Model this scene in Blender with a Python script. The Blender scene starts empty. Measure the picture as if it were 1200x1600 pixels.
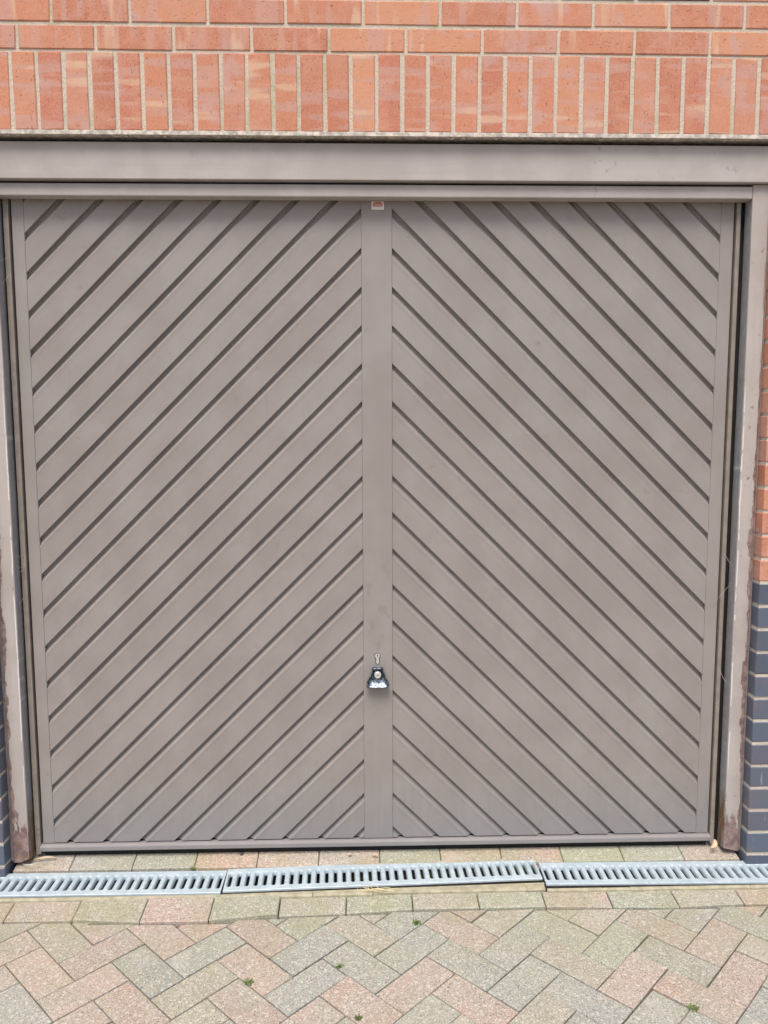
import bpy, bmesh, math, random
from mathutils import Vector, Matrix, noise
R = random.Random(11)
scene = bpy.context.scene
C = scene.collection

# ------------------------------------------------------------------ camera
cam_d = bpy.data.cameras.new('camera')
cam = bpy.data.objects.new('camera', cam_d)
C.objects.link(cam)
cam_d.sensor_fit = 'VERTICAL'
cam_d.sensor_height = 36.0
cam_d.lens = 1221.95 / 1600 * 36.0
cam_d.clip_start = 0.05
cam_d.clip_end = 400.0
yaw, pit, rol = 0.02571, 0.10548, -0.00262
cy, sy, cp, sp, cr, sr = math.cos(yaw), math.sin(yaw), math.cos(pit), math.sin(pit), math.cos(rol), math.sin(rol)
right = Vector((cy, -sy, 0)); up = Vector((sy * sp, cy * sp, cp)); fwd = Vector((sy * cp, cy * cp, -sp))
r2 = right * cr + up * sr
u2 = up * cr - right * sr
M = Matrix((r2, u2, -fwd)).transposed().to_4x4()
M.translation = Vector((0, -2.47498, 1.4217))
cam.matrix_world = M
scene.camera = cam

# ------------------------------------------------------------------ world, sun, exposure
SUN_EL, SUN_AZ = math.radians(62), math.radians(194)       # azimuth clockwise from +Y
world = bpy.data.worlds.new('World')
scene.world = world
world.use_nodes = True
wn = world.node_tree.nodes; wl = world.node_tree.links
bg = wn['Background']
sky = wn.new('ShaderNodeTexSky')
sky.sky_type = 'NISHITA'
sky.sun_disc = False
sky.sun_elevation = SUN_EL
sky.sun_rotation = SUN_AZ
sky.air_density = 1.0
sky.dust_density = 4.0
sky.ozone_density = 1.0
wl.new(sky.outputs[0], bg.inputs[0])
bg.inputs[1].default_value = 0.11
sun_d = bpy.data.lights.new('sun', 'SUN')
sun_d.energy = 2.3
sun_d.angle = math.radians(28)
sun_d.color = (1.0, 0.93, 0.84)
sun = bpy.data.objects.new('sun', sun_d)
C.objects.link(sun)
sd = Vector((math.sin(SUN_AZ) * math.cos(SUN_EL), math.cos(SUN_AZ) * math.cos(SUN_EL), math.sin(SUN_EL)))
sun.rotation_euler = sd.to_track_quat('Z', 'Y').to_euler()
sun.location = sd * 20
vs = scene.view_settings
vs.view_transform = 'Standard'
vs.look = 'None'
vs.gamma = 1.0
vs.use_curve_mapping = False
vs.exposure = 0.66

# ------------------------------------------------------------------ node helpers
class NT:
    def __init__(s, name):
        s.m = bpy.data.materials.new(name); s.m.use_nodes = True
        s.n = s.m.node_tree.nodes; s.l = s.m.node_tree.links
        s.b = s.n['Principled BSDF']
    def put(s, node, key, v):
        if v is None: return
        if hasattr(v, 'is_output') or isinstance(v, bpy.types.NodeSocket): s.l.new(v, node.inputs[key])
        else: node.inputs[key].default_value = v
    def math(s, op, a, b=None, c=None, clamp=False):
        n = s.n.new('ShaderNodeMath'); n.operation = op; n.use_clamp = clamp
        s.put(n, 0, a); s.put(n, 1, b); s.put(n, 2, c); return n.outputs[0]
    def mix(s, f, a, b, mode='MIX'):
        n = s.n.new('ShaderNodeMix'); n.data_type = 'RGBA'; n.blend_type = mode
        s.put(n, 0, f)
        for k, v in ((6, a), (7, b)):
            if isinstance(v, tuple) and len(v) == 3: v = (*v, 1)
            s.put(n, k, v)
        return n.outputs[2]
    def noise(s, vec, scale, detail=3, rough=.55, out=0):
        n = s.n.new('ShaderNodeTexNoise'); s.put(n, 'Vector', vec)
        n.inputs['Scale'].default_value = scale; n.inputs['Detail'].default_value = detail; n.inputs['Roughness'].default_value = rough
        return n.outputs[out]
    def vor(s, vec, scale, out='Distance', feature='F1', rnd=1.0):
        n = s.n.new('ShaderNodeTexVoronoi'); n.feature = feature; s.put(n, 'Vector', vec)
        n.inputs['Scale'].default_value = scale; n.inputs['Randomness'].default_value = rnd
        return n.outputs[out]
    def ramp(s, f, stops, interp='LINEAR'):
        n = s.n.new('ShaderNodeValToRGB'); s.put(n, 0, f); e = n.color_ramp.elements; n.color_ramp.interpolation = interp
        while len(e) < len(stops): e.new(.5)
        for el, (p, c) in zip(e, stops):
            el.position = p
            if not isinstance(c, tuple): c = (c, c, c)
            el.color = (*c, 1)
        return n.outputs[0]
    def sm(s, x, a, b):
        n = s.n.new('ShaderNodeMapRange'); n.interpolation_type = 'SMOOTHSTEP'
        s.put(n, 0, x); n.inputs[1].default_value = a; n.inputs[2].default_value = b
        return n.outputs[0]
    def pos(s):
        return s.n.new('ShaderNodeNewGeometry').outputs['Position']
    def obj(s):
        return s.n.new('ShaderNodeTexCoord').outputs['Object']
    def xyz(s, v):
        n = s.n.new('ShaderNodeSeparateXYZ'); s.put(n, 0, v); return n.outputs
    def vec(s, x, y, z):
        n = s.n.new('ShaderNodeCombineXYZ'); s.put(n, 0, x); s.put(n, 1, y); s.put(n, 2, z); return n.outputs[0]
    def scl(s, v, sc, off=(0, 0, 0)):
        n = s.n.new('ShaderNodeMapping'); s.put(n, 0, v); n.inputs['Scale'].default_value = sc; n.inputs['Location'].default_value = off
        return n.outputs[0]
    def info(s):
        return s.n.new('ShaderNodeObjectInfo').outputs
    def bump(s, h, dist, strength=1.0, normal=None):
        n = s.n.new('ShaderNodeBump'); n.inputs['Distance'].default_value = dist; n.inputs['Strength'].default_value = strength
        s.put(n, 'Height', h)
        if normal is not None: s.put(n, 'Normal', normal)
        return n.outputs[0]
    def done(s, col=None, rough=.6, metal=0, normal=None, spec=None):
        if isinstance(col, tuple) and len(col) == 3: col = (*col, 1)
        s.put(s.b, 'Base Color', col); s.put(s.b, 'Roughness', rough); s.put(s.b, 'Metallic', metal)
        if normal is not None: s.put(s.b, 'Normal', normal)
        if spec is not None: s.put(s.b, 'Specular IOR Level', spec)
        return s.m

def m_brick(name, blue=False):
    t = NT(name)
    o = t.obj(); inf = t.info(); rnd = inf['Random']
    x, y, z = t.xyz(o)
    off = t.math('MULTIPLY', rnd, 57.3)
    v = t.vec(t.math('ADD', x, off), t.math('ADD', y, off), z)
    stripes = t.noise(t.scl(v, (26, 4, 3.5)), 1.0, 2, .5)
    blot = t.noise(v, 17, 3, .6)
    grain = t.noise(v, 240, 2, .6)
    if not blue:
        hue = t.ramp(rnd, [(0, (.40, .140, .086)), (.22, (.49, .20, .113)), (.4, (.42, .155, .097)), (.55, (.54, .25, .142)), (.75, (.43, .145, .093)), (.88, (.48, .21, .138)), (1, (.50, .195, .108))])
        s_ = t.sm(stripes, .52, .60)
        col = t.mix(t.math('MULTIPLY', s_, .6), hue, (.45, .275, .24))
        lil = t.math('MULTIPLY', t.sm(t.noise(v, 12, 3, .5), .55, .66), t.sm(rnd, .25, .5))
        col = t.mix(t.math('MULTIPLY', lil, .7), col, (.46, .29, .265))
        s2 = t.sm(t.noise(t.scl(v, (21, 3, 3), (4, 9, 2)), 1.0, 2, .5), .60, .68)
        col = t.mix(t.math('MULTIPLY', s2, .7), col, (.58, .41, .29))
        col = t.mix(t.math('MULTIPLY', t.sm(blot, .42, .68), .5), col, (.52, .27, .185))
        # wire-cut tears
        tear = t.sm(t.noise(t.scl(v, (60, 60, 330), (0, 3, 0)), 1.0, 2, .5), .69, .74)
        pit_ = t.math('MULTIPLY', t.sm(t.vor(v, 95), .16, .06), t.sm(t.noise(v, 30, 2), .5, .62))
        dk = t.math('MAXIMUM', tear, pit_)
        col = t.mix(t.math('MULTIPLY', dk, .7), col, (.13, .055, .04))
        col = t.mix(t.math('MULTIPLY', t.sm(grain, .35, .7), .30), col, (.60, .38, .29))
        h = t.math('SUBTRACT', t.math('ADD', t.math('MULTIPLY', grain, .3), t.math('MULTIPLY', blot, .6)), dk)
        return t.done(col, .88, 0, t.bump(h, .0026, .8), .3)
    hue = t.ramp(rnd, [(0, (.075, .09, .125)), (.3, (.09, .115, .16)), (.6, (.105, .11, .15)), (.8, (.085, .115, .16)), (1, (.11, .12, .155))])
    col = t.mix(t.math('MULTIPLY', t.sm(blot, .5, .7), .5), hue, (.15, .12, .135))
    p = t.pos()
    lime = t.sm(t.noise(t.scl(p, (70, 70, 9)), 1.0, 3, .6), .66, .74)
    col = t.mix(t.math('MULTIPLY', lime, .35), col, (.5, .5, .52))
    return t.done(col, t.mix(.5, (.38,) * 3, t.ramp(grain, [(.3, .3), (.7, .55)])), 0, t.bump(blot, .0012, .5), .5)

def m_mortar():
    t = NT('mortar_lime'); p = t.pos()
    a = t.noise(p, 160, 4, .7); b = t.noise(p, 3.2, 3, .6); c = t.noise(p, 22, 3)
    col = t.mix(t.sm(a, .3, .72), (.48, .41, .33), (.62, .55, .465))
    x, y, z = t.xyz(p)
    moss = t.math('MULTIPLY', t.sm(b, .5, .62), t.sm(z, 1.8, 2.5))
    col = t.mix(t.math('MULTIPLY', moss, t.math('MULTIPLY', t.sm(c, .35, .6), .6)), col, (.36, .34, .20))
    low = t.sm(z, 1.1, .9)
    col = t.mix(t.math('MULTIPLY', low, .2), col, (.55, .54, .50))
    return t.done(col, .95, 0, t.bump(a, .003, .9), .2)

def m_door():
    t = NT('brown_door_paint'); p = t.pos(); x, y, z = t.xyz(p)
    a = t.noise(p, 5, 4, .6); fine = t.noise(p, 380, 2, .6)
    streak = t.noise(t.scl(p, (60, 60, 5)), 1.0, 3, .6)
    col = t.mix(t.sm(a, .35, .68), (.248, .222, .207), (.275, .251, .237))
    # splash dirt low down with its own ragged outline
    d = t.sm(t.math('ADD', z, t.math('MULTIPLY', t.math('SUBTRACT', streak, .5), .35)), .30, .10)
    col = t.mix(t.math('MULTIPLY', d, .62), col, (.205, .207, .214))
    # hand marks round the handle
    hx = t.math('SUBTRACT', x, .05); hz = t.math('SUBTRACT', z, .84)
    r = t.math('SQRT', t.math('ADD', t.math('MULTIPLY', t.math('MULTIPLY', hx, hx), 9), t.math('MULTIPLY', hz, hz)))
    hm = t.math('MULTIPLY', t.sm(r, .26, .05), t.sm(t.noise(t.scl(p, (34, 34, 22)), 1.0, 2, .5), .55, .66))
    col = t.mix(t.math('MULTIPLY', hm, .5), col, (.19, .155, .14))
    spots = t.math('MULTIPLY', t.sm(t.vor(p, 22), .030, .018), t.sm(t.noise(p, 3, 2), .52, .6))
    col = t.mix(t.math('MULTIPLY', spots, .5), col, (.6, .57, .54))
    smd = t.math('MULTIPLY', t.sm(t.noise(t.scl(p, (16, 16, 24), (5, 2, 1)), 1.0, 3, .55), .63, .73), t.sm(t.noise(p, 2.0, 2), .48, .6))
    col = t.mix(t.math('MULTIPLY', smd, .45), col, (.17, .145, .135))
    run = t.math('MULTIPLY', t.sm(t.noise(t.scl(p, (42, 42, 1.6), (7, 7, 7)), 1.0, 3, .6), .58, .74), .22)
    col = t.mix(run, col, (.215, .20, .198))
    dust = t.sm(t.noise(t.scl(p, (9, 9, 3)), 1.0, 4, .6), .45, .75)
    col = t.mix(t.math('MULTIPLY', dust, .18), col, (.33, .315, .31))
    rg = t.math('ADD', .40, t.math('MULTIPLY', a, .16))
    n = t.bump(t.noise(p, 2.2, 2, .5), .004, .35, t.bump(fine, .0003, .4))
    return t.done(col, rg, 0, n, .45)

def m_timber(name, jamb=True):
    t = NT(name); o = t.obj(); p = t.pos()
    x, y, z = t.xyz(o)
    ax = t.math('ABSOLUTE', x)
    grain = t.noise(t.scl(p, (90, 90, 3)) if jamb else t.scl(p, (2.5, 90, 90)), 1.0, 4, .6)
    a = t.noise(p, 6, 4, .6); c = t.noise(p, 38, 5, .65); f = t.noise(p, 110, 3, .6)
    col = t.mix(t.sm(a, .35, .65), (.355, .322, .305), (.41, .378, .36))
    col = t.mix(t.math('MULTIPLY', t.sm(grain, .45, .7), .22), col, (.33, .29, .27))
    dirt = t.math('MULTIPLY', t.sm(c, .60, .72), t.sm(a, .45, .6))
    col = t.mix(t.math('MULTIPLY', dirt, .5), col, (.2, .18, .17))
    h = t.math('MULTIPLY', grain, .15)
    if jamb:
        # peeled foot: paint lost to a purple-brown undercoat
        e1 = t.math('ADD', z, t.math('MULTIPLY', t.math('SUBTRACT', t.noise(t.scl(p, (42, 42, 9)), 1.0, 5, .65), .5), .46))
        foot = t.sm(e1, .160, .153)
        # outer edge, eaten away ragged
        wav = t.noise(t.scl(p, (30, 30, 12)), 1.0, 5, .65)
        prof = t.sm(t.math('ABSOLUTE', t.math('SUBTRACT', z, .75)), 1.0, .3)
        lim = t.math('SUBTRACT', .0500, t.math('MULTIPLY', t.math('MULTIPLY', t.sm(wav, .3, .75), prof), .020))
        edge = t.sm(t.math('SUBTRACT', ax, lim), -.0006, .0006)
        lost = t.math('MAXIMUM', foot, edge)
        # small chips
        chip = t.math('MULTIPLY', t.sm(t.noise(t.scl(p, (60, 60, 34)), 1.0, 3, .5), .70, .715), t.sm(t.noise(p, 4, 2), .42, .55))
        lost = t.math('MAXIMUM', lost, chip)
        under = t.mix(t.sm(c, .4, .62), (.16, .105, .10), (.27, .20, .185))
        wood = t.math('MULTIPLY', t.sm(t.math('ADD', z, t.math('MULTIPLY', c, .10)), .17, .12), t.sm(t.noise(t.scl(p, (70, 70, 18), (3, 1, 5)), 1.0, 3, .6), .56, .60))
        under = t.mix(wood, under, (.26, .17, .085))
        col = t.mix(lost, col, under)
        crk = t.math('MULTIPLY', t.math('MULTIPLY', t.sm(t.math('ABSOLUTE', t.math('SUBTRACT', ax, t.math('ADD', .0440, t.math('MULTIPLY', t.noise(t.scl(p, (4, 4, 22), (9, 0, 0)), 1.0, 5, .7), .006)))), .0012, .0005), t.sm(t.noise(t.scl(p, (1, 1, 6), (6, 2, 2)), 1.0, 3, .6), .45, .5)), .75)
        col = t.mix(crk, col, (.10, .075, .08))
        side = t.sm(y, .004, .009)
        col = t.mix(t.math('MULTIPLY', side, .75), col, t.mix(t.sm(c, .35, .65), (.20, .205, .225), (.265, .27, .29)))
        sw = t.math('MULTIPLY', side, t.math('MULTIPLY', t.sm(z, .26, .16), t.sm(t.noise(t.scl(p, (40, 60, 12), (3, 1, 9)), 1.0, 4, .65), .44, .52)))
        col = t.mix(sw, col, (.20, .115, .05))
        # white curled edge of the old paint along the inner corner
        wz = t.math('MULTIPLY', t.sm(z, .2, .45), t.sm(z, 1.75, 1.3))
        crack = t.math('MULTIPLY', t.sm(t.math('ABSOLUTE', t.math('SUBTRACT', ax, t.math('MULTIPLY', t.noise(t.scl(p, (3, 3, 16)), 1.0, 4, .6), .007))), .0026, .0012), t.sm(t.noise(t.scl(p, (1, 1, 9), (2, 2, 2)), 1.0, 3, .6), .43, .49))
        crack = t.math('MULTIPLY', crack, wz)
        col = t.mix(t.math('MULTIPLY', crack, .8), col, (.72, .71, .70))
        h = t.math('SUBTRACT', h, t.math('MULTIPLY', lost, 1.0))
        h = t.math('ADD', h, crack)
    return t.done(col, .62, 0, t.bump(h, .0012, .8), .35)

def m_plain(name, col, rough=.6, metal=0, vary=.12, scale=20, bump=.0006, spec=None):
    t = NT(name); p = t.pos()
    a = t.noise(p, scale, 4, .6)
    lo = tuple(c * (1 - vary) for c in col); hi = tuple(min(1, c * (1 + vary)) for c in col)
    return t.done(t.mix(t.sm(a, .3, .7), lo, hi), rough, metal, t.bump(t.noise(p, scale * 8, 2), bump, .5), spec)

def m_paver():
    t = NT('exposed_aggregate_concrete'); p = t.pos(); inf = t.info()
    base = inf['Color']; rnd = inf['Random']
    pv = t.vec(*[t.math('ADD', c, t.math('MULTIPLY', rnd, 13.0)) for c in t.xyz(p)])
    blot = t.noise(pv, 9, 3, .55)
    # within one block the dye drifts between pink and grey-green
    col = t.mix(t.math('MULTIPLY', t.sm(blot, .40, .66), .6), base, (.32, .32, .272))
    col = t.mix(t.math('MULTIPLY', t.sm(t.noise(p, 3.1, 3, .6), .5, .68), .28), col, (.255, .245, .155))
    cellc = t.vor(pv, 360, 'Color'); cr_, cg_, cb_ = t.xyz(cellc)
    sand = t.noise(pv, 420, 2, .7)
    col = t.mix(t.math('MULTIPLY', t.sm(sand, .5, .34), .30), col, (.10, .085, .07))
    col = t.mix(t.math('MULTIPLY', t.sm(cr_, .76, .80), .48), col, (.60, .58, .535))
    col = t.mix(t.math('MULTIPLY', t.sm(cg_, .86, .88), .55), col, (.46, .36, .25))
    col = t.mix(t.math('MULTIPLY', t.sm(cb_, .90, .92), .62), col, (.09, .085, .09))
    c2 = t.xyz(t.vor(pv, 170, 'Color'))[0]
    col = t.mix(t.math('MULTIPLY', t.sm(c2, .93, .95), .30), col, (.70, .67, .62))
    yy = t.xyz(p)[1]
    lich = t.math('MULTIPLY', t.sm(yy, -.62, -.25), t.sm(t.noise(p, 4.3, 4, .6), .42, .60))
    col = t.mix(t.math('MULTIPLY', lich, .30), col, (.25, .25, .12))
    # pale lime bloom on a few
    bloom = t.sm(t.noise(p, 5.3, 4, .6), .62, .74)
    col = t.mix(t.math('MULTIPLY', bloom, .30), col, (.50, .48, .48))
    h = t.math('ADD', t.math('MULTIPLY', cr_, .5), sand)
    return t.done(col, .9, 0, t.bump(h, .0016, .7), .3)

def m_sand():
    t = NT('jointing_sand_and_moss'); p = t.pos()
    a = t.noise(p, 200, 3, .7); b = t.noise(p, 6, 3, .6)
    col = t.mix(t.sm(a, .3, .7), (.03, .026, .02), (.075, .065, .05))
    col = t.mix(t.math('MULTIPLY', t.sm(b, .52, .62), .75), col, (.10, .13, .045))
    return t.done(col, .95, 0, t.bump(a, .002, .8), .1)

def m_zinc():
    t = NT('galvanised_steel'); p = t.pos()
    sp_ = t.vor(p, 70, 'Color'); a = t.noise(p, 14, 4, .6); f = t.noise(p, 160, 3, .6)
    col = t.mix(.4, t.ramp(t.xyz(sp_)[0], [(0, (.34, .43, .485)), (1, (.47, .55, .60))]), t.ramp(a, [(.3, (.32, .40, .45)), (.7, (.48, .56, .61))]))
    col = t.mix(t.math('MULTIPLY', t.sm(f, .58, .72), .4), col, (.42, .41, .38))
    return t.done(col, t.ramp(a, [(.3, .42), (.7, .62)]), .12, t.bump(f, .0005, .5), .5)

def m_chrome():
    t = NT('tarnished_chrome'); p = t.pos()
    a = t.noise(p, 130, 4, .65)
    col = t.mix(t.sm(a, .42, .6), (.075, .09, .115), (.27, .315, .375))
    return t.done(col, t.ramp(a, [(.35, .28), (.7, .5)]), .9, t.bump(a, .0012, .6), .5)

def m_leafy(name, a, b):
    t = NT(name); p = t.pos()
    return t.done(t.mix(t.noise(p, 70, 3), a, b), .8, 0, None, .2)

MB = m_brick('red_brick_clay'); MBB = m_brick('blue_brick_clay', True)
MBD = m_plain('dark_purple_brick', (.14, .095, .09), .85, 0, .3, 40, .001)
MM = m_mortar(); MD = m_door(); MJ = m_timber('peeling_jamb_paint'); MH = m_timber('weathered_head_paint', False)
MP = m_paver(); MS = m_sand(); MZ = m_zinc(); MC = m_chrome()
MSTEEL = m_plain('lintel_steel_primer', (.50, .455, .40), .8, 0, .35, 60, .002)
MFR = m_plain('olive_brown_frame_paint', (.235, .205, .175), .42, 0, .12, 25, .0006)
MDARK = m_plain('gap_shade_black', (.012, .011, .011), .9, 0, .3, 30)  # near-black colour stands in for the shade inside gaps
MSEAL = m_plain('brown_mastic_strip', (.25, .21, .20), .75, 0, .2, 30, .001)
MCH = m_plain('polymer_concrete', (.33, .305, .22), .9, 0, .2, 30, .002)
MCHD_ = m_plain('dark_channel_inside', (.075, .065, .06), .95, 0, .3, 40, .003)
MBRASS = m_plain('dull_nickel', (.60, .60, .585), .42, .45, .1, 90, .0003)
MWHITE = m_plain('white_badge_enamel', (.78, .74, .72), .45, 0, .05, 50)
MRED = m_plain('red_badge_print', (.50, .20, .17), .5, 0, .2, 200)
MBLK = m_plain('black_slot', (.01, .01, .01), .7)
MLEAF = m_leafy('dry_leaf', (.42, .30, .19), (.62, .50, .38))
MSTRAW = m_leafy('dry_straw', (.62, .52, .30), (.75, .67, .45))
MWEED = m_leafy('weed_green', (.11, .17, .06), (.20, .27, .11))
MSTONE = m_plain('dark_pebble', (.05, .045, .045), .6)
MWEB = m_plain('cobweb_silk', (.6, .6, .58), .9)
MGR = m_plain('plain_ground', (.16, .14, .12), .95, 0, .2, 4, .004)

# ------------------------------------------------------------------ object helpers
def setp(o, label=None, cat=None, group=None, kind=None):
    if label: o['label'] = label
    if cat: o['category'] = cat
    if group: o['group'] = group
    if kind: o['kind'] = kind
    return o
def empty(name, loc, **k):
    o = bpy.data.objects.new(name, None); C.objects.link(o); o.location = loc; o.empty_display_size = .1
    return setp(o, **k)
def mesh_of(bm, name, smooth=False):
    bmesh.ops.recalc_face_normals(bm, faces=bm.faces)
    me = bpy.data.meshes.new(name); bm.to_mesh(me); bm.free()
    if smooth:
        for f in me.polygons: f.use_smooth = True
    return me
def link(name, me, mat, parent=None, loc=None, rot=None):
    o = bpy.data.objects.new(name, me); C.objects.link(o)
    if mat and not me.materials: me.materials.append(mat)
    if parent: o.parent = parent
    if loc is not None: o.location = loc
    if rot is not None: o.rotation_euler = rot
    return o
def box(bm, x0, x1, y0, y1, z0, z1, bev=0, seg=1):
    vs_ = [bm.verts.new((x, y, z)) for x in (x0, x1) for y in (y0, y1) for z in (z0, z1)]
    fs = []
    for i in ((0, 1, 3, 2), (4, 6, 7, 5), (0, 4, 5, 1), (2, 3, 7, 6), (0, 2, 6, 4), (1, 5, 7, 3)):
        fs.append(bm.faces.new([vs_[j] for j in i]))
    if bev:
        es = set(e for f in fs for e in f.edges)
        bmesh.ops.bevel(bm, geom=list(es), offset=bev, segments=seg, affect='EDGES', profile=.5)
    return fs
def boxobj(name, x0, x1, y0, y1, z0, z1, mat, parent=None, bev=.0015, seg=1, origin=(0, 0, 0)):
    bm = bmesh.new(); ox, oy, oz = origin
    box(bm, x0 - ox, x1 - ox, y0 - oy, y1 - oy, z0 - oz, z1 - oz, bev, seg)
    return link(name, mesh_of(bm, name), mat, parent, origin)

# ------------------------------------------------------------------ ground sheet and joint bed
ZD = -.0215                                    # driveway level
bm = bmesh.new()
v = [bm.verts.new(c) for c in ((-120, -120, -.085), (120, -120, -.085), (120, 120, -.085), (-120, 120, -.085))]
bm.faces.new(v)
setp(link('ground', mesh_of(bm, 'ground'), MGR), kind='structure')
bm = bmesh.new()
box(bm, -4, 4, -5, -.200, -.080, ZD - .009)
box(bm, -1.23, 1.235, -.060, .06, -.080, -.012)
drive = setp(link('driveway', mesh_of(bm, 'driveway'), MS), kind='structure')

def inset(poly, d):
    n = len(poly); out = []
    for i in range(n):
        a, b, c = Vector(poly[i - 1]), Vector(poly[i]), Vector(poly[(i + 1) % n])
        e1 = (b - a).normalized(); e2 = (c - b).normalized()
        n1 = Vector((-e1.y, e1.x)); n2 = Vector((-e2.y, e2.x))
        k = 1 + n1.dot(n2)
        out.append(b + (n1 + n2) * (d / max(k, .25)))
    return out
def prism(bm, poly, ztop, zbot, bev=.0025, zf=None):
    zf = zf or (lambda x, y: ztop)
    inn = inset(poly, bev)
    a = [bm.verts.new((p[0], p[1], zf(*p) - ztop + zbot)) for p in poly]
    b = [bm.verts.new((p[0], p[1], zf(*p) - bev * .8)) for p in poly]
    c = [bm.verts.new((p[0], p[1], zf(*p))) for p in inn]
    n = len(poly)
    for i in range(n):
        j = (i + 1) % n
        bm.faces.new((a[i], a[j], b[j], b[i])); bm.faces.new((b[i], b[j], c[j], c[i]))
    bm.faces.new(c)
def area(poly): return .5 * sum(poly[i - 1][0] * poly[i][1] - poly[i][0] * poly[i - 1][1] for i in range(len(poly)))
def clip(poly, nx, ny, d):                     # keep nx*x+ny*y<=d
    out = []
    for i in range(len(poly)):
        a, b = poly[i - 1], poly[i]
        da, db = nx * a[0] + ny * a[1] - d, nx * b[0] + ny * b[1] - d
        if (da <= 0) != (db <= 0):
            t = da / (da - db); out.append((a[0] + (b[0] - a[0]) * t, a[1] + (b[1] - a[1]) * t))
        if db <= 0: out.append(b)
    return out
PINK, GREY, BUFF, ORNG, GRN = (.365, .292, .25), (.292, .303, .276), (.34, .32, .262), (.405, .305, .24), (.302, .323, .252)
def tone(c):
    k = R.uniform(.93, 1.07); return (c[0] * k * R.uniform(.97, 1.03), c[1] * k, c[2] * k * R.uniform(.96, 1.04), 1)

# --- herringbone field
U_ = .2872 / 2 / math.sqrt(2)
ea = Vector((1, -1)) / math.sqrt(2); eb = Vector((1, 1)) / math.sqrt(2)
O0 = Vector((-.91187, -.3907)) - eb * U_
COL = {('b', 0, 0): PINK, ('s', 0, 0): PINK, ('s', 0, 1): GREY, ('b', 0, 1): GREY, ('b', 1, 0): PINK, ('s', 0, 2): PINK, ('b', 0, 2): GREY, ('s', 0, 3): GREY,
       ('b', 0, 3): GREY, ('s', 0, 4): GREY, ('b', 0, 4): GREY, ('s', 0, 5): BUFF, ('b', 0, 5): GRN, ('s', 0, 6): GREY, ('b', 0, 6): PINK, ('b', 1, 1): BUFF,
       ('b', 1, 2): GREY, ('b', 1, 3): PINK, ('b', 1, 4): GREY, ('b', 1, 5): PINK, ('b', 1, 6): PINK, ('s', 1, 0): GREY, ('s', 1, 1): PINK, ('s', 1, 2): PINK,
       ('s', 1, 3): PINK, ('s', 1, 4): PINK, ('s', 1, 5): GREY, ('s', 1, 6): PINK, ('b', 2, 1): BUFF, ('b', 2, 2): PINK, ('b', 2, 3): GREY, ('b', 2, 4): BUFF,
       ('b', 2, 5): GREY, ('s', -1, 0): BUFF, ('b', -1, 0): PINK, ('s', -1, 1): PINK, ('b', -1, 1): PINK, ('s', -1, 2): PINK, ('b', -1, 2): GRN, ('s', -1, 3): BUFF,
       ('b', -1, 3): GREY, ('s', -1, 4): PINK, ('b', -1, 4): BUFF, ('s', -1, 5): GRN, ('b', -1, 5): BUFF, ('s', -1, 6): PINK, ('b', -1, 6): GREY}
G = .0017
def front_line(x):                             # front edge of the border course, slightly wavy
    pts = ((-4, -.286), (-1.07, -.282), (-.868, -.284), (-.66, -.302), (-.46, -.304), (-.268, -.280), (-.067, -.275), (.132, -.259), (.54, -.259), (.74, -.268), (.94, -.273), (1.147, -.264), (4, -.270))
    for (a, ya), (b, yb__) in zip(pts, pts[1:]):
        if a <= x < b: return ya + (yb__ - ya) * (x - a) / (b - a)
    return -.28
stuff_bm = bmesh.new()
templ = {}
npav = 0
for m_ in range(-4, 36):
    for n_ in range(-16, 17):
        for t_ in 'sb':
            o = O0 + ea * U_ * (m_ + 2 * n_) + eb * U_ * (-m_ + 2 * n_)
            if t_ == 's': a0, a1, b0, b1 = 0, 2, 0, 1
            else: a0, a1, b0, b1 = 1, 2, 1, 3
            c0 = o + ea * U_ * (a0 + a1) / 2 + eb * U_ * (b0 + b1) / 2
            if not (-3.9 < c0.x < 3.9 and -4.9 < c0.y < -.20): continue
            near = abs(c0.x) < 1.62 and c0.y > -1.22
            la, lb = U_ * (a1 - a0) / 2 - G, U_ * (b1 - b0) / 2 - G
            ang = R.gauss(0, .006)
            poly = []
            for s1, s2 in ((-1, -1), (1, -1), (1, 1), (-1, 1)):
                q = ea * la * s1 + eb * lb * s2
                q = Matrix.Rotation(ang, 2) @ q
                poly.append((q.x, q.y))
            if area(poly) < 0: poly.reverse()
            lim = front_line(c0.x) - .0045 - c0.y
            full = all(p[1] <= lim for p in poly)
            pc = poly if full else clip(poly, 0, 1, lim)
            if len(pc) < 3 or area(pc) < .0003: continue
            dz = R.gauss(0, .0012)
            tilt = (R.gauss(0, .006), R.gauss(0, .006), 0)
            if near:
                bm = bmesh.new(); prism(bm, pc, 0, -.05)
                ob = link('paving_block', mesh_of(bm, 'paving_block'), MP, drive, (c0.x, c0.y, ZD + dz), tilt)
                ob.color = tone(COL.get((t_, m_, n_), R.choice([PINK, PINK, GREY, GREY, BUFF])))
                npav += 1
            else:
                prism(stuff_bm, [(p[0] + c0.x, p[1] + c0.y) for p in pc], ZD + dz, ZD - .05)
def quadblock(name, x0, x1, yb0, yb1, yf0, yf1, zf, zbot, col, sub=None):
    """block of a straight course: (x0..x1) back edge y yb, front edge y yf, top surface zf(x,y)"""
    cx, cyy = (x0 + x1) / 2, (yb0 + yf0) / 2
    poly = [(x0, yf0), (x1, yf1), (x1, yb1), (x0, yb0)]
    pl = [(p[0] - cx, p[1] - cyy) for p in poly]
    zc = zf(cx, cyy)
    bm = bmesh.new(); prism(bm, pl, 0, zbot - zc, .003, lambda x, y: zf(x + cx, y + cyy) - zc)
    ob = link(name, mesh_of(bm, name), MP, drive, (cx, cyy, zc)); ob.color = tone(col)
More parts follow.
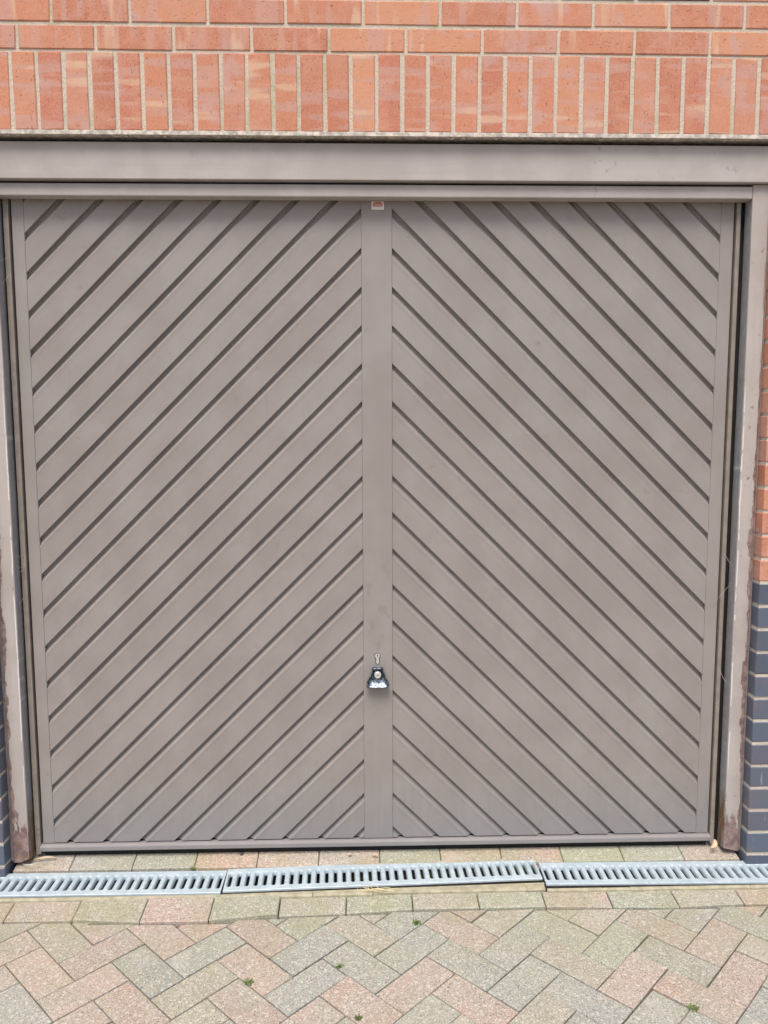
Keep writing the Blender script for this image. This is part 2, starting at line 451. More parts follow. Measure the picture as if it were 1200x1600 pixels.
# --- border course in front of the drain
BC = {-3: BUFF, -2: PINK, -1: PINK, 0: PINK, 1: BUFF, 2: PINK, 3: GRN, 4: BUFF, 5: GRN, 6: BUFF, 7: GRN, 8: PINK, 9: GRN, 10: BUFF, 11: PINK}
for k in range(-14, 17):
    x = -.8675 + .2018 * k
    lift = {1: .006, 2: .008, 3: .010, 0: .002}.get(k, R.uniform(-.0005, .0015))
    xa, xb = x - .2018, x
    quadblock('paving_block', xa + .0016, xb - .0016, -.193, -.193, front_line(xa + .01) - R.uniform(0, .002) + .001, front_line(xb - .01) - R.uniform(0, .002) + .001,
              lambda x_, y_, L=lift: -.0185 + L + (y_ + .28) * .10, -.07, BC.get(k, BUFF))
# --- threshold course between drain and door
AC = [PINK, GREY, GREY, ORNG, ORNG, PINK, GRN, ORNG, ORNG, GRN, GRN, PINK]
for k in range(12):
    x0 = -.96005 + .20125 * (k - 1); x1 = x0 + .20125
    x0 = max(x0, -1.140); x1 = min(x1, 1.236)
    if k == 0: x0 = -1.140
    j = R.uniform(-.0015, .0015)
    quadblock('paving_block', x0 + .0012, x1 - .0012, .042, .042, -.057 + j, -.057 + j, lambda x, y: .008 + (y + .057) * .237, -.05, AC[k])
# far pavers of the drive: one mass
setp(link('paving_block_field', mesh_of(stuff_bm, 'paving_block_field'), MP, drive), kind='stuff').color = (.42, .36, .30, 1)

# ------------------------------------------------------------------ brick wall
BYF = -.085                                     # front plane of the brickwork
wall = empty('brick_wall', (0, BYF, 0), label='orange red brick wall with soldier course over the garage door and blue brick foot', cat='wall', kind='thing')
def P(o):                                       # parent at the wall keeping world placement
    o.parent = wall; o.location = Vector(o.location) - wall.location; return o
def brick_mesh(L, W, H, j=.0012):
    """L along x, W depth (y), H height z; front at y=0, centred in x,z; soft, slightly wobbly arrises"""
    bm = bmesh.new()
    fs = box(bm, -L / 2, L / 2, 0, W, -H / 2, H / 2)
    front = [v_ for v_ in bm.verts if v_.co.y < 1e-6]
    es = [e for e in bm.edges if all(abs(v_.co.y) < 1e-6 for v_ in e.verts)]
    es += [e for e in bm.edges if abs(e.verts[0].co.y - e.verts[1].co.y) > W * .5]
    bmesh.ops.bevel(bm, geom=es, offset=.0022, segments=1, affect='EDGES')
    for v_ in bm.verts:
        v_.co += Vector((R.uniform(-j, j), R.uniform(-j * .4, j * .3) if v_.co.y < .01 else 0, R.uniform(-j, j)))
    return mesh_of(bm, 'brick')
STR = [brick_mesh(.2135, .1025, .0645) for _ in range(6)]
HDR = [brick_mesh(.1025, .1025, .0645) for _ in range(4)]
SOL = [brick_mesh(.2145, .1025, .0632, .0017) for _ in range(9)]
for me in STR + HDR + SOL: me.materials.append(MB)
bvar = {}
def with_mat(me, mat):
    if mat is MB: return me
    k = (me.name, mat.name)
    if k not in bvar:
        c = me.copy(); c.materials.clear(); c.materials.append(mat); bvar[k] = c
    return bvar[k]
far_bm = {False: bmesh.new(), True: bmesh.new()}
def put_brick(x, z, kind='s', mat=MB, y=None):
    yy = BYF + R.uniform(-.0006, .0008)
    if kind == 'v':
        ob = link('brick', with_mat(R.choice(SOL), mat), None, wall, (x, yy - BYF, z), (0, math.radians(90) + R.gauss(0, .003), 0)); return
    if abs(x) > 1.75 or z > 2.76:
        L = .2135 if kind == 's' else .1025
        box(far_bm[mat is MBB], x - L / 2, x + L / 2, yy, yy + .1025, z - .03225, z + .03225); return
    ob = link('brick', with_mat(R.choice(STR if kind == 's' else HDR), mat), None, wall, (x, yy - BYF, z), (R.gauss(0, .001), R.gauss(0, .002), R.gauss(0, .0012)))
# soldiers
for k in range(-8, 40):
    put_brick(-1.00701 + .075 * k + .0375, 2.2855 + .1075, 'v')
# stretchers above
for r in range(10):
    z = 2.5395 + .075 * r
    x0 = -.7619 if r % 2 == 0 else -.6624
    for k in range(-10, 13):
        x = x0 + .2225 * k + .11125
        if abs(x) > 3.6: continue
        m = MBD if r == 2 and (abs(x + .33) < .12 or abs(x - .62) < .12 or abs(x - .99) < .12) else MB
        put_brick(x, z, 's', m)
# beside the soldiers, beyond their ends, and the two piers
XR_, XL_ = 1.243, -1.150
def pier(xe, sgn):
    for c in range(-1, 34):
        z = .86343 + .0375 - .075 * 11 + .075 * c           # brick centre heights; joint beds at zb - .075k
        mat = MBB if z < .94 else MB
        if z > 2.52: break
        top = z > 2.29
        first = .1025 if c % 2 else .215
        x = xe; kind = 'h' if c % 2 else 's'
        lim = 3.5
        while abs(x) < lim:
            w = .1025 if kind == 'h' else .2135
            cx = x + sgn * w / 2
            if z > 2.27:
                if abs(cx) - w / 2 > 1.60 if sgn < 0 else cx - w / 2 > 2.0: put_brick(cx, z, kind, mat)
            else: put_brick(cx, z, kind, mat)
            x += sgn * (w + .0095); kind = 's'
pier(XR_, 1); pier(XL_, -1)
setp(link('distant_brick', mesh_of(far_bm[False], 'distant_brick'), MB, wall, (0, 0 - BYF, 0)), kind='stuff')
setp(link('distant_blue_brick', mesh_of(far_bm[True], 'distant_blue_brick'), MBB, wall, (0, 0 - BYF, 0)), kind='stuff')
bm = bmesh.new()
box(bm, -3.55, 3.55, BYF + .003, .03, 2.2860, 3.25)
box(bm, XR_ + .0025, 3.5, BYF + .0033, .03, -.08, 2.2855)
box(bm, -3.5, XL_ - .0025, BYF + .0033, .03, -.08, 2.2855)
P(link('mortar', mesh_of(bm, 'mortar'), MM))
# steel lintel carrying the soldiers: thin front lip, plate under the bricks
bm = bmesh.new()
box(bm, -1.36, 1.46, BYF - .004, BYF - .0012, 2.2725, 2.2846, .0008)
box(bm, -1.36, 1.46, BYF - .001, .04, 2.2765, 2.2815)
P(link('lintel', mesh_of(bm, 'lintel'), MSTEEL))
setp(P(link('lintel_crumb', None or (lambda b: ([box(b, x, x + R.uniform(.004, .012), BYF + .001, BYF + R.uniform(.006, .012), 2.2765 - R.uniform(.003, .008), 2.2764) for x in [R.uniform(-1.1, 1.2) for _ in range(46)]], mesh_of(b, 'lintel_crumb'))[1])(bmesh.new()), MM)), kind='stuff')

# ------------------------------------------------------------------ timber frame
fr = empty('door_frame', (0, -.045, .03), label='weathered brown timber frame and fascia with peeling jambs round the garage door', cat='door frame', kind='thing')
def PF(o):
    o.parent = fr; o.location = Vector(o.location) - fr.location; return o
# fascia with slightly bowed face
bm = bmesh.new()
fs = box(bm, -1.147, 1.24, -.062, -.028, 2.157, 2.262, .002, 2)
PF(link('fascia', mesh_of(bm, 'fascia'), MH))
PF(boxobj('head_trim', -1.147, 1.1840, -.045, -.004, 2.1136, 2.1500, MH, bev=.003, seg=2))
PF(boxobj('head_gap_shade', -1.148, 1.2405, -.0277, .09, 2.1515, 2.2755, MDARK, bev=0))  # added block, coloured as the shade in the groove under the fascia
PF(boxobj('head_gap_shade', -1.148, 1.2405, .030, .09, 2.02, 2.1512, MDARK, bev=0))  # same shade black, closing the gap behind the head trim
def jamb(xin, sgn, ztop):
    """painted jamb face 52 mm wide; origin at the inner front arris, slumped ragged foot"""
    bm = bmesh.new()
    ny = 44
    # cross-section (x outward, y depth), front arris rounded
    sec = [(0, .047), (0, .003), (.0009, .0009), (.003, 0), (.026, -.0004), (.049, 0), (.0515, .0012), (.0525, .004), (.0525, .047)]
    rings = []
    for i in range(ny + 1):
        t = i / ny; z = t * ztop
        ring = []
        for j, (a, d) in enumerate(sec):
            w = noise.noise(Vector((sgn * 3.1, z * 6, 1.7))) * .0012
            rot = 0
            if z < .16: rot = (.16 - z) * .03 * max(0, noise.noise(Vector((a * 60, z * 25, sgn * 5))))
            zz = z
            if i == 0: zz = .030 + .006 * noise.noise(Vector((a * 90, 3, sgn))) + (.008 if a < .004 and d < .02 else 0)
            ring.append(bm.verts.new((sgn * (a + w), d + rot, zz)))
        rings.append(ring)
    for i in range(ny):
        for j in range(len(sec) - 1):
            bm.faces.new((rings[i][j], rings[i][j + 1], rings[i + 1][j + 1], rings[i + 1][j]))
        bm.faces.new((rings[i][-1], rings[i][0], rings[i + 1][0], rings[i + 1][-1]))
    bm.faces.new(rings[0]); bm.faces.new(rings[-1])
    ob = link('jamb', mesh_of(bm, 'jamb'), MJ, None, (xin, -.045, 0))
    return PF(ob)
jamb(1.1850, 1, 2.1545); jamb(-1.0900, -1, 2.1125)
PF(boxobj('mastic_strip', 1.2382, 1.2445, -.038, -.006, .028, 2.1540, MSEAL, bev=.001))
PF(boxobj('mastic_strip', -1.1508, -1.1432, -.038, -.006, .030, 2.1120, MSEAL, bev=.001))
# added near-black plates: shade of the gaps behind the jambs, put in as colour
PF(boxobj('jamb_gap_shade', 1.1662, 1.2425, .012, .09, .026, 2.148, MDARK, bev=0))
PF(boxobj('jamb_gap_shade', -1.1495, -1.0822, .012, .09, .026, 2.148, MDARK, bev=0))
PF(boxobj('steel_post', 1.1555, 1.1685, -.008, .06, .034, 2.125, MFR, bev=.0015, seg=2))
PF(boxobj('steel_post', -1.0836, -1.0672, -.008, .06, .034, 2.125, MFR, bev=.0015, seg=2))
# paint curls along the right jamb's inner arris and foot
bm = bmesh.new()
for i in range(46):
    z = R.choice([R.uniform(.45, 1.25), R.uniform(.12, .24), R.uniform(.9, 1.6)])
    h = R.uniform(.006, .03); w = R.uniform(.0015, .004)
    x = 1.1850 + R.uniform(-.0005, .002)
    a = [bm.verts.new((x, -.0452, z)), bm.verts.new((x + w * .3, -.0452, z + h)), bm.verts.new((x - w * R.uniform(.2, 1), -.0475 - R.uniform(0, .002), z + h * R.uniform(.3, .8)))]
    bm.faces.new(a)
setp(PF(link('paint_curl', mesh_of(bm, 'paint_curl'), m_plain('curled_old_paint', (.55, .53, .52), .7))), kind='stuff')

# ------------------------------------------------------------------ garage door
door = empty('garage_door', (.043, 0, .05), label='brown steel up-and-over garage door with chevron slats and central chrome handle', cat='garage door', kind='thing')
def PD(o):
    o.parent = door; o.location = Vector(o.location) - door.location; return o
XL, XCL, XCR, XRR = -1.02421, -.00447, .09051, 1.10946
ZC, PIT = 2.09188, .11673
ZB, ZT = .0705, 2.135
SLOPE = .9899
GV = .0270                                       # vertical height of the groove
def slat_profile():
    # (t down from the shadow line, y depth)
    return [(0.0000, .0140), (.0060, .0145), (.0110, .0128), (.0165, .0096), (.0210, .0055), (.0240, .0014), (.0256, -.0002), (.0275, -.0008), (.0310, -.0006), (.0420, 0.0),
            (PIT - .0018, 0.0), (PIT - .0003, .0012), (PIT - .0002, .0140)]
def make_slat(k, side):
    """one pressed board of the chevron: groove flank plus face, mitred to the panel edges"""
    bm = bmesh.new()
    x0, x1 = (XL, XCL) if side < 0 else (XCR, XRR)
    xc = XCL if side < 0 else XCR
    ztip = ZC - PIT * k
    prof = slat_profile()
    xa, xb = x0 - .02, x1 + .02
    N = 9; rows = []
    for i in range(N):
        x = xa + (xb - xa) * i / (N - 1)
        ln = ztip - SLOPE * abs(x - xc) if (x - xc) * side > 0 else ztip + SLOPE * abs(x - xc)
        wob = noise.noise(Vector((x * 3, k * 1.7, side))) * .0005
        rows.append([bm.verts.new((x, y + wob, ln - t)) for t, y in prof])
    for i in range(N - 1):
        for j in range(len(prof) - 1):
            bm.faces.new((rows[i][j], rows[i][j + 1], rows[i + 1][j + 1], rows[i + 1][j]))
    for co, no in (((x0, 0, 0), (-1, 0, 0)), ((x1, 0, 0), (1, 0, 0)), ((0, 0, ZB), (0, 0, -1)), ((0, 0, ZT), (0, 0, 1))):
        g = bm.verts[:] + bm.edges[:] + bm.faces[:]
        bmesh.ops.bisect_plane(bm, geom=g, dist=1e-6, plane_co=co, plane_no=no, clear_outer=True)
        if not bm.faces: break
    if len(bm.faces) < 2 or max(v.co.z for v in bm.verts) - min(v.co.z for v in bm.verts) < .004:
        bm.free(); return
    # give the sheet thickness
    ret = bmesh.ops.extrude_face_region(bm, geom=bm.faces[:])
    for v_ in ret['geom']:
        if isinstance(v_, bmesh.types.BMVert): v_.co.y += .0015
    c = sum((v.co for v in bm.verts), Vector()) / len(bm.verts)
    for v in bm.verts: v.co -= c
    PD(link('slat', mesh_of(bm, 'slat'), MD, None, c))
for side in (-1, 1):
    for k in range(-10, 19): make_slat(k, side)
def stile(name, x0, x1, z0=.0685, z1=ZT, y0=-.0006, y1=.02):
    return PD(boxobj(name, x0, x1, y0, y1, z0, z1, MD, bev=.0008))
stile('side_stile', -1.0612, XL - .0007)
stile('side_stile', XRR + .0007, 1.1500)
# centre stile with tucked foot
stile('centre_stile', XCL + .0005, XCR - .0005, .0690, ZT, -.0014, .02)
bm = bmesh.new()
sec = [(-.015, .0480), (-.0158, .0500), (-.0158, .0610), (-.0145, .0640), (-.006, .0662), (.012, .0668), (.012, .0480)]
vv = [[bm.verts.new((x, y, z)) for y, z in sec] for x in (-1.0665, -.4, .3, 1.1540)]
for i in range(3):
    for j in range(len(sec)):
        bm.faces.new((vv[i][j], vv[i][(j + 1) % len(sec)], vv[i + 1][(j + 1) % len(sec)], vv[i + 1][j]))
bm.faces.new(vv[0]); bm.faces.new(vv[3])
PD(link('bottom_rail', mesh_of(bm, 'bottom_rail'), MD))
PD(boxobj('rail_shade_strip', -1.060, 1.148, .006, .014, .022, .0479, MDARK, bev=0))  # added dark strip: the shade line under the bottom rail
PD(boxobj('light_stop_sheet', -1.0660, 1.1540, .0215, .0260, .0490, ZT + .01, MDARK, bev=0))  # unseen sheet added to stop skylight coming through the door from behind
for x, z in ((-1.073, .105), (-1.073, .125), (1.160, .11), (1.1602, 2.08), (-1.062, .058), (1.149, .058)):
    bm = bmesh.new(); bmesh.ops.create_cone(bm, cap_ends=True, segments=10, radius1=.0032, radius2=.0026, depth=.002, matrix=Matrix.Rotation(math.radians(90), 4, 'X'))
    PD(link('rivet', mesh_of(bm, 'rivet'), MFR, None, (x, -.0092 if abs(z - .058) > .01 else -.0168, z)))

# handle: flared chrome shell with a concave dish round the lock
HX, HZ = .0415, .6235
hd = PD(link('handle', None, None)) if False else None
def outline(sc=1.0, top=.0315, bot=-.0300, wt=.0175, wb=.0365):
    pts = []
    pts += [(-wt, top), (-wt * .55, top + .0018), (0, top + .0024), (wt * .55, top + .0018), (wt, top)]
    pts += [(wt + .0030, .0180), (wt + .0105, -.0010), (wb - .0020, -.0125), (wb, -.0200), (wb - .0015, bot + .0022), (wb - .0075, bot - .0002)]
    pts += [(wb * .35, bot - .0008), (0, bot - .0010), (-wb * .35, bot - .0008)]
    pts += [(-wb + .0075, bot - .0002), (-wb + .0015, bot + .0022), (-wb, -.0200), (-wb + .0020, -.0125), (-wt - .0105, -.0010), (-wt - .0030, .0180)]
    return [(x * sc, (z - .002) * sc + .002) for x, z in pts]
bm = bmesh.new()
rings = []
for sc, y in ((.86, .000), (.97, -.006), (1.03, -.018), (1.02, -.024), (.975, -.026), (.91, -.0245), (.80, -.019), (.62, -.0135), (.38, -.0115)):
    rings.append([bm.verts.new((x, y - (.004 if z < -.01 else 0) * (1 if y < -.01 else 0), z)) for x, z in outline(sc)])
for a, b in zip(rings, rings[1:]):
    n = len(a)
    for i in range(n): bm.faces.new((a[i], a[(i + 1) % n], b[(i + 1) % n], b[i]))
bm.faces.new(rings[-1])
hd = PD(link('handle', mesh_of(bm, 'handle', True), MC, None, (HX, -.0016, HZ)))
hd['label'] = 'flared chrome turn handle with round lock'
def cyl(r0, r1, y0, y1, n=20, rim=0):
    bm = bmesh.new()
    ringsc = [[bm.verts.new((r * math.cos(2 * math.pi * i / n), y, r * math.sin(2 * math.pi * i / n))) for i in range(n)] for r, y in ((r0, y0), (r1, y1 + .001), (r1 - .001, y1))]
    for a, b in zip(ringsc, ringsc[1:]):
        for i in range(n): bm.faces.new((a[i], a[(i + 1) % n], b[(i + 1) % n], b[i]))
    bm.faces.new(ringsc[-1]); return mesh_of(bm, 'cyl')
link('lock_cylinder', cyl(.0122, .0108, -.008, -.0285), MBRASS, hd, (0, 0, .0110))
link('lock_collar', cyl(.0145, .0145, -.004, -.0150), MBLK, hd, (0, 0, .0090))
link('keyway', cyl(.0032, .0028, -.028, -.0290, 12), MBLK, hd, (0, 0, .0110))
# euro profile cylinder above the handle
def euro(d, y0, y1):
    pts = []
    for i in range(15):
        a = math.radians(-62 + 304 * i / 14)
        pts.append((math.cos(a) * (.0082 + d), math.sin(a) * (.0082 + d) + .0083))
    pts = pts[:1] + pts[1:]
    for i in range(7):
        a = math.radians(180 + 180 * i / 6)
        pts.append((math.cos(a) * (.0050 + d), math.sin(a) * (.0050 + d) - .0125))
    bm = bmesh.new()
    a = [bm.verts.new((x, y0, z)) for x, z in pts]; b = [bm.verts.new((x, y1, z)) for x, z in pts]
    for i in range(len(pts)): bm.faces.new((a[i], a[(i + 1) % len(pts)], b[(i + 1) % len(pts)], b[i]))
    bm.faces.new(b); bmesh.ops.triangulate(bm, faces=[f for f in bm.faces if len(f.verts) > 4])
    return mesh_of(bm, 'euro')
kc = PD(link('profile_cylinder', euro(0, -.001, -.0040), MBRASS, None, (.0415, 0, .6825)))
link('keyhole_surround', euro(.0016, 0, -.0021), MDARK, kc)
bm = bmesh.new(); box(bm, -.0011, .0011, -.0047, -.0041, .0050, .0125); box(bm, .0004, .0022, -.0047, -.0041, .0095, .0108)
link('keyway', mesh_of(bm, 'keyway'), MBLK, kc)
# maker's badge under the head: white enamel, red arched field with tiny print
bm = bmesh.new(); box(bm, -.0192, .0192, -.0025, 0, -.0122, .0122, .0009, 1)
bd = PD(link('badge', mesh_of(bm, 'badge'), MWHITE, None, (.0467, -.0016, 2.1010)))
bd['label'] = 'small white badge with red field'
bm = bmesh.new()
vs_ = [bm.verts.new((x, -.0029, z)) for x, z in ((-.0150, -.0040), (.0150, -.0040), (.0150, .0040), (.0100, .0100), (-.0100, .0100), (-.0150, .0040))]
bm.faces.new(vs_)
link('badge_field', mesh_of(bm, 'badge_field'), MRED, bd)
bm = bmesh.new()
for i in range(7):
    x = -.0105 + i * .0033; z = .0005 - abs(i - 3) * .0004
    box(bm, x, x + .0022, -.0033, -.0030, z, z + .0032)
for i in range(9):
    x = -.0130 + i * .0029; box(bm, x, x + .0018, -.0029, -.0026, -.0088, -.0068)
link('badge_lettering', mesh_of(bm, 'badge_lettering'), m_plain('pale_badge_print', (.68, .52, .50), .5), bd)

# ------------------------------------------------------------------ linear drain
def channel_mesh(L):
    bm = bmesh.new(); w, wi = .0700, .0590
    sec = [(-w, -.075), (-w, -.004), (-w + .003, -.001), (-wi - .006, -.001), (-wi, -.006), (-wi, -.070), (wi, -.070), (wi, -.006), (wi + .006, -.001), (w - .003, -.001), (w, -.004), (w, -.075)]
    vv = [[bm.verts.new((x, y, z)) for y, z in sec] for x in (0, L)]
    for j in range(len(sec)):
        bm.faces.new((vv[0][j], vv[0][(j + 1) % len(sec)], vv[1][(j + 1) % len(sec)], vv[1][j]))
    return mesh_of(bm, 'channel')
GL = 1.003
chans = [(-2.455, -.134, 'beyond the left edge'), (-1.449, -.134, 'left'), (-.443, -.130, 'middle'), (.563, -.130, 'right'), (1.569, -.130, 'r2')]
def grate_mesh():
    bm = bmesh.new(); n = 36; L = 1.0; W = .0600; cw = L / n
    seg = 6
    for i in range(n):
        cx = (i + .5) * cw
        hl, hw = .0385, .0072
        def ring(hw_, hl_, z, dx=0):
            pts = []
            for s in range(seg + 1):
                a = math.pi * s / seg; pts.append((cx + dx + math.cos(a) * hw_, hl_ - hw_ + math.sin(a) * hw_, z))
            for s in range(seg + 1):
                a = math.pi + math.pi * s / seg; pts.append((cx + dx + math.cos(a) * hw_, -hl_ + hw_ + math.sin(a) * hw_, z))
            return [bm.verts.new(p) for p in pts]
        r0 = ring(hw + .0016, hl + .0016, 0); r1 = ring(hw, hl, -.0015); r2 = ring(hw - .0020, hl - .0018, -.0060); r3 = ring(hw - .0026, hl - .0026, -.0130)
        for a, b in ((r0, r1), (r1, r2), (r2, r3)):
            m = len(a)
            for j in range(m): bm.faces.new((a[j], a[(j + 1) % m], b[(j + 1) % m], b[j]))
        # outer rectangle points matching the ring count
        m = len(r0); outer = []
        x0, x1 = i * cw, (i + 1) * cw
        for j, v_ in enumerate(r0):
            x, y = v_.co.x, v_.co.y
            if j <= seg:
                t = j / seg; ox = x1 - (x1 - x0) * t; oy = W
            else:
                t = (j - seg - 1) / seg; ox = x0 + (x1 - x0) * t; oy = -W
            outer.append(bm.verts.new((ox, oy, 0)))
        for j in range(m): bm.faces.new((outer[j], outer[(j + 1) % m], r0[(j + 1) % m], r0[j]))
    for s in (-1, 1):                            # rolled down sides
        a = [bm.verts.new((x, s * y, z)) for x in (0, L) for y, z in ((W, 0), (W + .0012, -.0012), (W + .0012, -.0065))]
        bm.faces.new((a[0], a[3], a[4], a[1])); bm.faces.new((a[1], a[4], a[5], a[2]))
    for x in (0, L):
        a = [bm.verts.new(c) for c in ((x, -W, 0), (x, W, 0), (x, W, -.0065), (x, -W, -.0065))]
        bm.faces.new(a)
    bmesh.ops.remove_doubles(bm, verts=bm.verts, dist=1e-5)
    return mesh_of(bm, 'drain_grate')
gm = grate_mesh()
chm = channel_mesh(GL)
lab_g = {0: ('galvanised drain grate running under the left pier, left of the photo', None),
         1: 'galvanised slotted drain grate at the left end, below the left half of the door',
         2: 'galvanised slotted drain grate in the middle, lifted and skewed, below the door handle',
         3: 'galvanised slotted drain grate at the right end, running under the right brick pier',
         4: None}
specs = {1: (-1.4485, -.1250, .0040, -.0045, 0.0), 2: (-.4440, -.1255, .0060, .0330, -.0020), 3: (.5660, -.1150, .0040, -.0130, 0)}
for i, (x, y, w_) in enumerate(chans):
    if i in (0, 4): continue
    co = link('drain_channel', chm, MCH, None, (x, y if i != 2 else -.1255, -.001), (0, 0, .0330 if i == 2 else 0))
    setp(co, {1: 'pale buff concrete drain channel under the left grate', 2: 'pale buff concrete drain channel under the skewed middle grate', 3: 'pale buff concrete drain channel under the right grate'}[i], 'drain channel', 'drain channels along the threshold')
    sb = bmesh.new()
    box(sb, .002, GL - .002, -.0588, .0588, -.0695, -.060)
    box(sb, .002, GL - .002, -.0588, -.0560, -.0598, -.008); box(sb, .002, GL - .002, .0560, .0588, -.0598, -.008)
    link('channel_lining', mesh_of(sb, 'channel_lining'), MCHD_, co)  # dark lining over the channel floor and both inner walls
    gx, gy, gz, ga, gr = specs[i]
    go = link('drain_grate', gm, MZ, None, (gx, gy, gz), (gr, -.004 if i == 2 else 0, ga))
    setp(go, lab_g[i], 'drain grate', 'galvanised grates over the drain')
# buff concrete haunching between the channel and the border course, in short pieces
cuts = [(-1.45, -.445), (-.443, -.165), (-.163, .02), (.022, .500), (.503, .560), (.563, .735), (.737, .82), (.822, 1.2), (1.202, 1.56)]
for i, (a, b) in enumerate(cuts):
    bm = bmesh.new()
    yf = [-.2035, -.2075, -.2045, -.1960, -.186, -.199, -.2005, -.2025, -.2025][i]
    yb = -.1935
    zt = [-.001, .001, .0005, 0, -.006, -.0005, -.001, 0, 0][i]
    N = max(2, int((b - a) / .03)); prev = None
    mid = 1 <= i <= 4
    for j in range(N + 1):
        x = a + (b - a) * j / N; wv = .0022 * noise.noise(Vector((x * 9, i, 0)))
        if mid: yb = -.1255 + (x + .443) * .033 - .0712
        cur = [bm.verts.new(c) for c in ((x, yf + wv, -.06), (x, yf + wv, zt - .004), (x, yf + .004 + wv, zt), (x, yb + .0, zt + .0005), (x, yb, -.06))]
        if prev:
            for k in range(5): bm.faces.new((prev[k], prev[(k + 1) % 5], cur[(k + 1) % 5], cur[k]))
        else: bm.faces.new(cur)
        prev = cur
    bm.faces.new(prev)
    link('mortar_fillet', mesh_of(bm, 'mortar_fillet'), MCH, drive)

# ------------------------------------------------------------------ litter and weeds
def leaf(loc, rot, L, W, curl, mat=MLEAF):
    bm = bmesh.new(); N = 7; rows = []
    for i in range(N + 1):
        t = i / N; w = W * math.sin(math.pi * min(1, t * .92 + .04)) ** .8
        z = curl * math.sin(t * 2.6) * L
        rows.append([bm.verts.new(((t - .5) * L, s * w / 2 * (1 + .15 * R.uniform(-1, 1)), z + abs(s) * W * .35 + R.uniform(-.0008, .0008))) for s in (-1, -.5, 0, .5, 1)])
    for i in range(N):
        for j in range(4): bm.faces.new((rows[i][j], rows[i][j + 1], rows[i + 1][j + 1], rows[i + 1][j]))
    ret = bmesh.ops.extrude_face_region(bm, geom=bm.faces[:])
    for v_ in ret['geom']:
        if isinstance(v_, bmesh.types.BMVert): v_.co.z += .0004
    return link('dead_leaf', mesh_of(bm, 'dead_leaf'), mat, None, loc, rot)
setp(leaf((1.150, -.028, .045), (.9, -.6, .9), .032, .020, .35), 'crumpled tan dead leaf at the right end of the door bottom rail', 'leaf')
setp(leaf((-1.050, -.022, .0235), (.1, .05, .15), .070, .008, .10), 'long curled dead leaf by the foot of the left jamb', 'leaf')
setp(leaf((-.055, -.024, .0215), (.1, .3, .4), .014, .008, .3), 'tiny pale leaf scrap under the rail just left of the centre stile', 'leaf')
setp(leaf((.030, -.028, .021), (.3, .1, -.3), .020, .007, .3), 'thin pale leaf scrap under the rail below the centre stile', 'leaf')
def tube(bm, pts, r, n=4):
    prev = None
    for i, p in enumerate(pts):
        p = Vector(p); d = (Vector(pts[min(i + 1, len(pts) - 1)]) - Vector(pts[max(i - 1, 0)])).normalized()
        a = d.orthogonal().normalized(); b = d.cross(a)
        cur = [bm.verts.new(p + (a * math.cos(6.283 * k / n) + b * math.sin(6.283 * k / n)) * r) for k in range(n)]
        if prev:
            for k in range(n): bm.faces.new((prev[k], prev[(k + 1) % n], cur[(k + 1) % n], cur[k]))
        prev = cur
bm = bmesh.new()
for i in range(9):
    cx, cy_ = .055 + R.uniform(-.03, .03), -.192 + R.uniform(-.006, .006); a0 = R.uniform(2.6, 3.6); r = R.uniform(.03, .06)
    pts = [(cx + math.cos(a0 + t * .26) * r * 1.3, cy_ + .012 + math.sin(a0 + t * .26) * r * .35, .006 + .004 * math.sin(t + i)) for t in range(9)]
    tube(bm, pts, .0007)
setp(link('dry_grass_wisp', mesh_of(bm, 'dry_grass_wisp'), MSTRAW), 'wisp of dry straw lying in front of the middle grate', 'straw')
bm = bmesh.new()
for i in range(2):
    x = -1.07 + i * .012
    pts = [(x - .05 + t * .012, -.035 - .028 * math.sin(t * .5 + i * .4), .020 + .012 * math.sin(t * .45)) for t in range(8)]
    tube(bm, pts, .0007)
setp(link('cobweb_strand', mesh_of(bm, 'cobweb_strand'), MWEB), 'pale cobweb strands over the block at the left jamb foot', 'cobweb')
bm = bmesh.new()
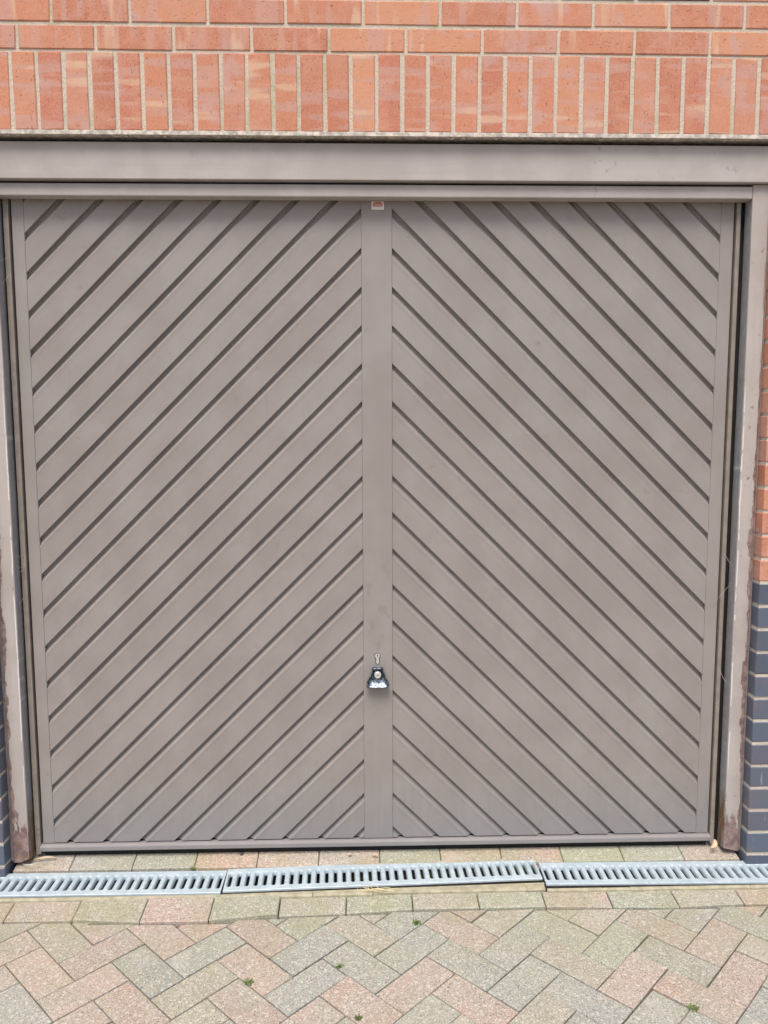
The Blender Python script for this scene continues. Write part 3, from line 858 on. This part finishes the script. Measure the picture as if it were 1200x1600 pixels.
for (x, z, dx, dz) in [(-1.0865, 1.93, .012, .012), (-1.0868, 1.86, .011, .03), (-1.0866, 1.0, .013, -.01), (-1.0866, 1.03, .012, .002), (-1.0866, .98, .012, .004), (-1.0862, .88, .010, .02), (1.180, .93, -.045, -.07), (1.182, .98, -.02, .04), (1.176, .60, -.012, .03), (.0, 0, 0, 0)]:
    if dx: tube(bm, [(x, -.03, z), (x + dx * .5, -.022, z + dz * .45 - .003), (x + dx, -.010, z + dz)], .0004, 3)
setp(link('spider_thread', mesh_of(bm, 'spider_thread'), MWEB), 'fine spider threads across the gaps beside the steel posts', 'cobweb')
bm = bmesh.new(); bmesh.ops.create_icosphere(bm, subdivisions=2, radius=.0065)
for v_ in bm.verts: v_.co *= 1 + .35 * noise.noise(v_.co * 160); v_.co.z *= .7
setp(link('pebble', mesh_of(bm, 'pebble'), MSTONE, None, (-.412, -.006, .0245)), 'small black stone on the orange block in front of the door', 'pebble')
weeds = [((-.560, -.0575, .006), .012, 'green moss tuft at the back edge of the drain left of the black stone', .5), ((.1462, -.3216, ZD), .020, 'green weed tuft at the edge of the paving below the middle grate', 1),
         ((-.3098, -.5567, ZD), .016, 'green weed in the paving joint left of centre, two blocks from the photo bottom', .8), ((-.452, -.300, ZD), .013, 'yellowish weed tuft at the raised border block corner', .8),
         ((.8177, -.6853, ZD), .020, 'green weed in a paving joint low on the right', 1), ((-.0735, -.5022, ZD), .013, 'small weed sprig in the paving joint near the centre', .7),
         ((-.0204, -.6886, ZD), .012, 'tiny weed sprig at the bottom centre of the paving', .7)]
for i, (loc, r, lab, hh) in enumerate(weeds):
    bm = bmesh.new()
    for k in range(40):
        a = R.uniform(0, 6.28); d = R.uniform(.05, 1) ** 1.3 * r * .85; x, y = math.cos(a) * d, math.sin(a) * d * .7
        h = R.uniform(.003, .010) * hh; w = R.uniform(.0012, .0025); b = R.uniform(0, 6.28)
        dx, dy = math.cos(b) * w, math.sin(b) * w
        bm.faces.new([bm.verts.new(c) for c in ((x - dx, y - dy, -.002), (x + dx, y + dy, -.002), (x + dx + dy * 2, y + dy - dx * 2, h), (x - dx + dy * 2, y - dy - dx * 2, h * .8))])
    setp(link('weed_tuft', mesh_of(bm, 'weed_tuft'), MWEED if i != 3 else MSTRAW, None, loc), lab, 'weed', 'weeds in the paving joints')
print('pavers', npav)
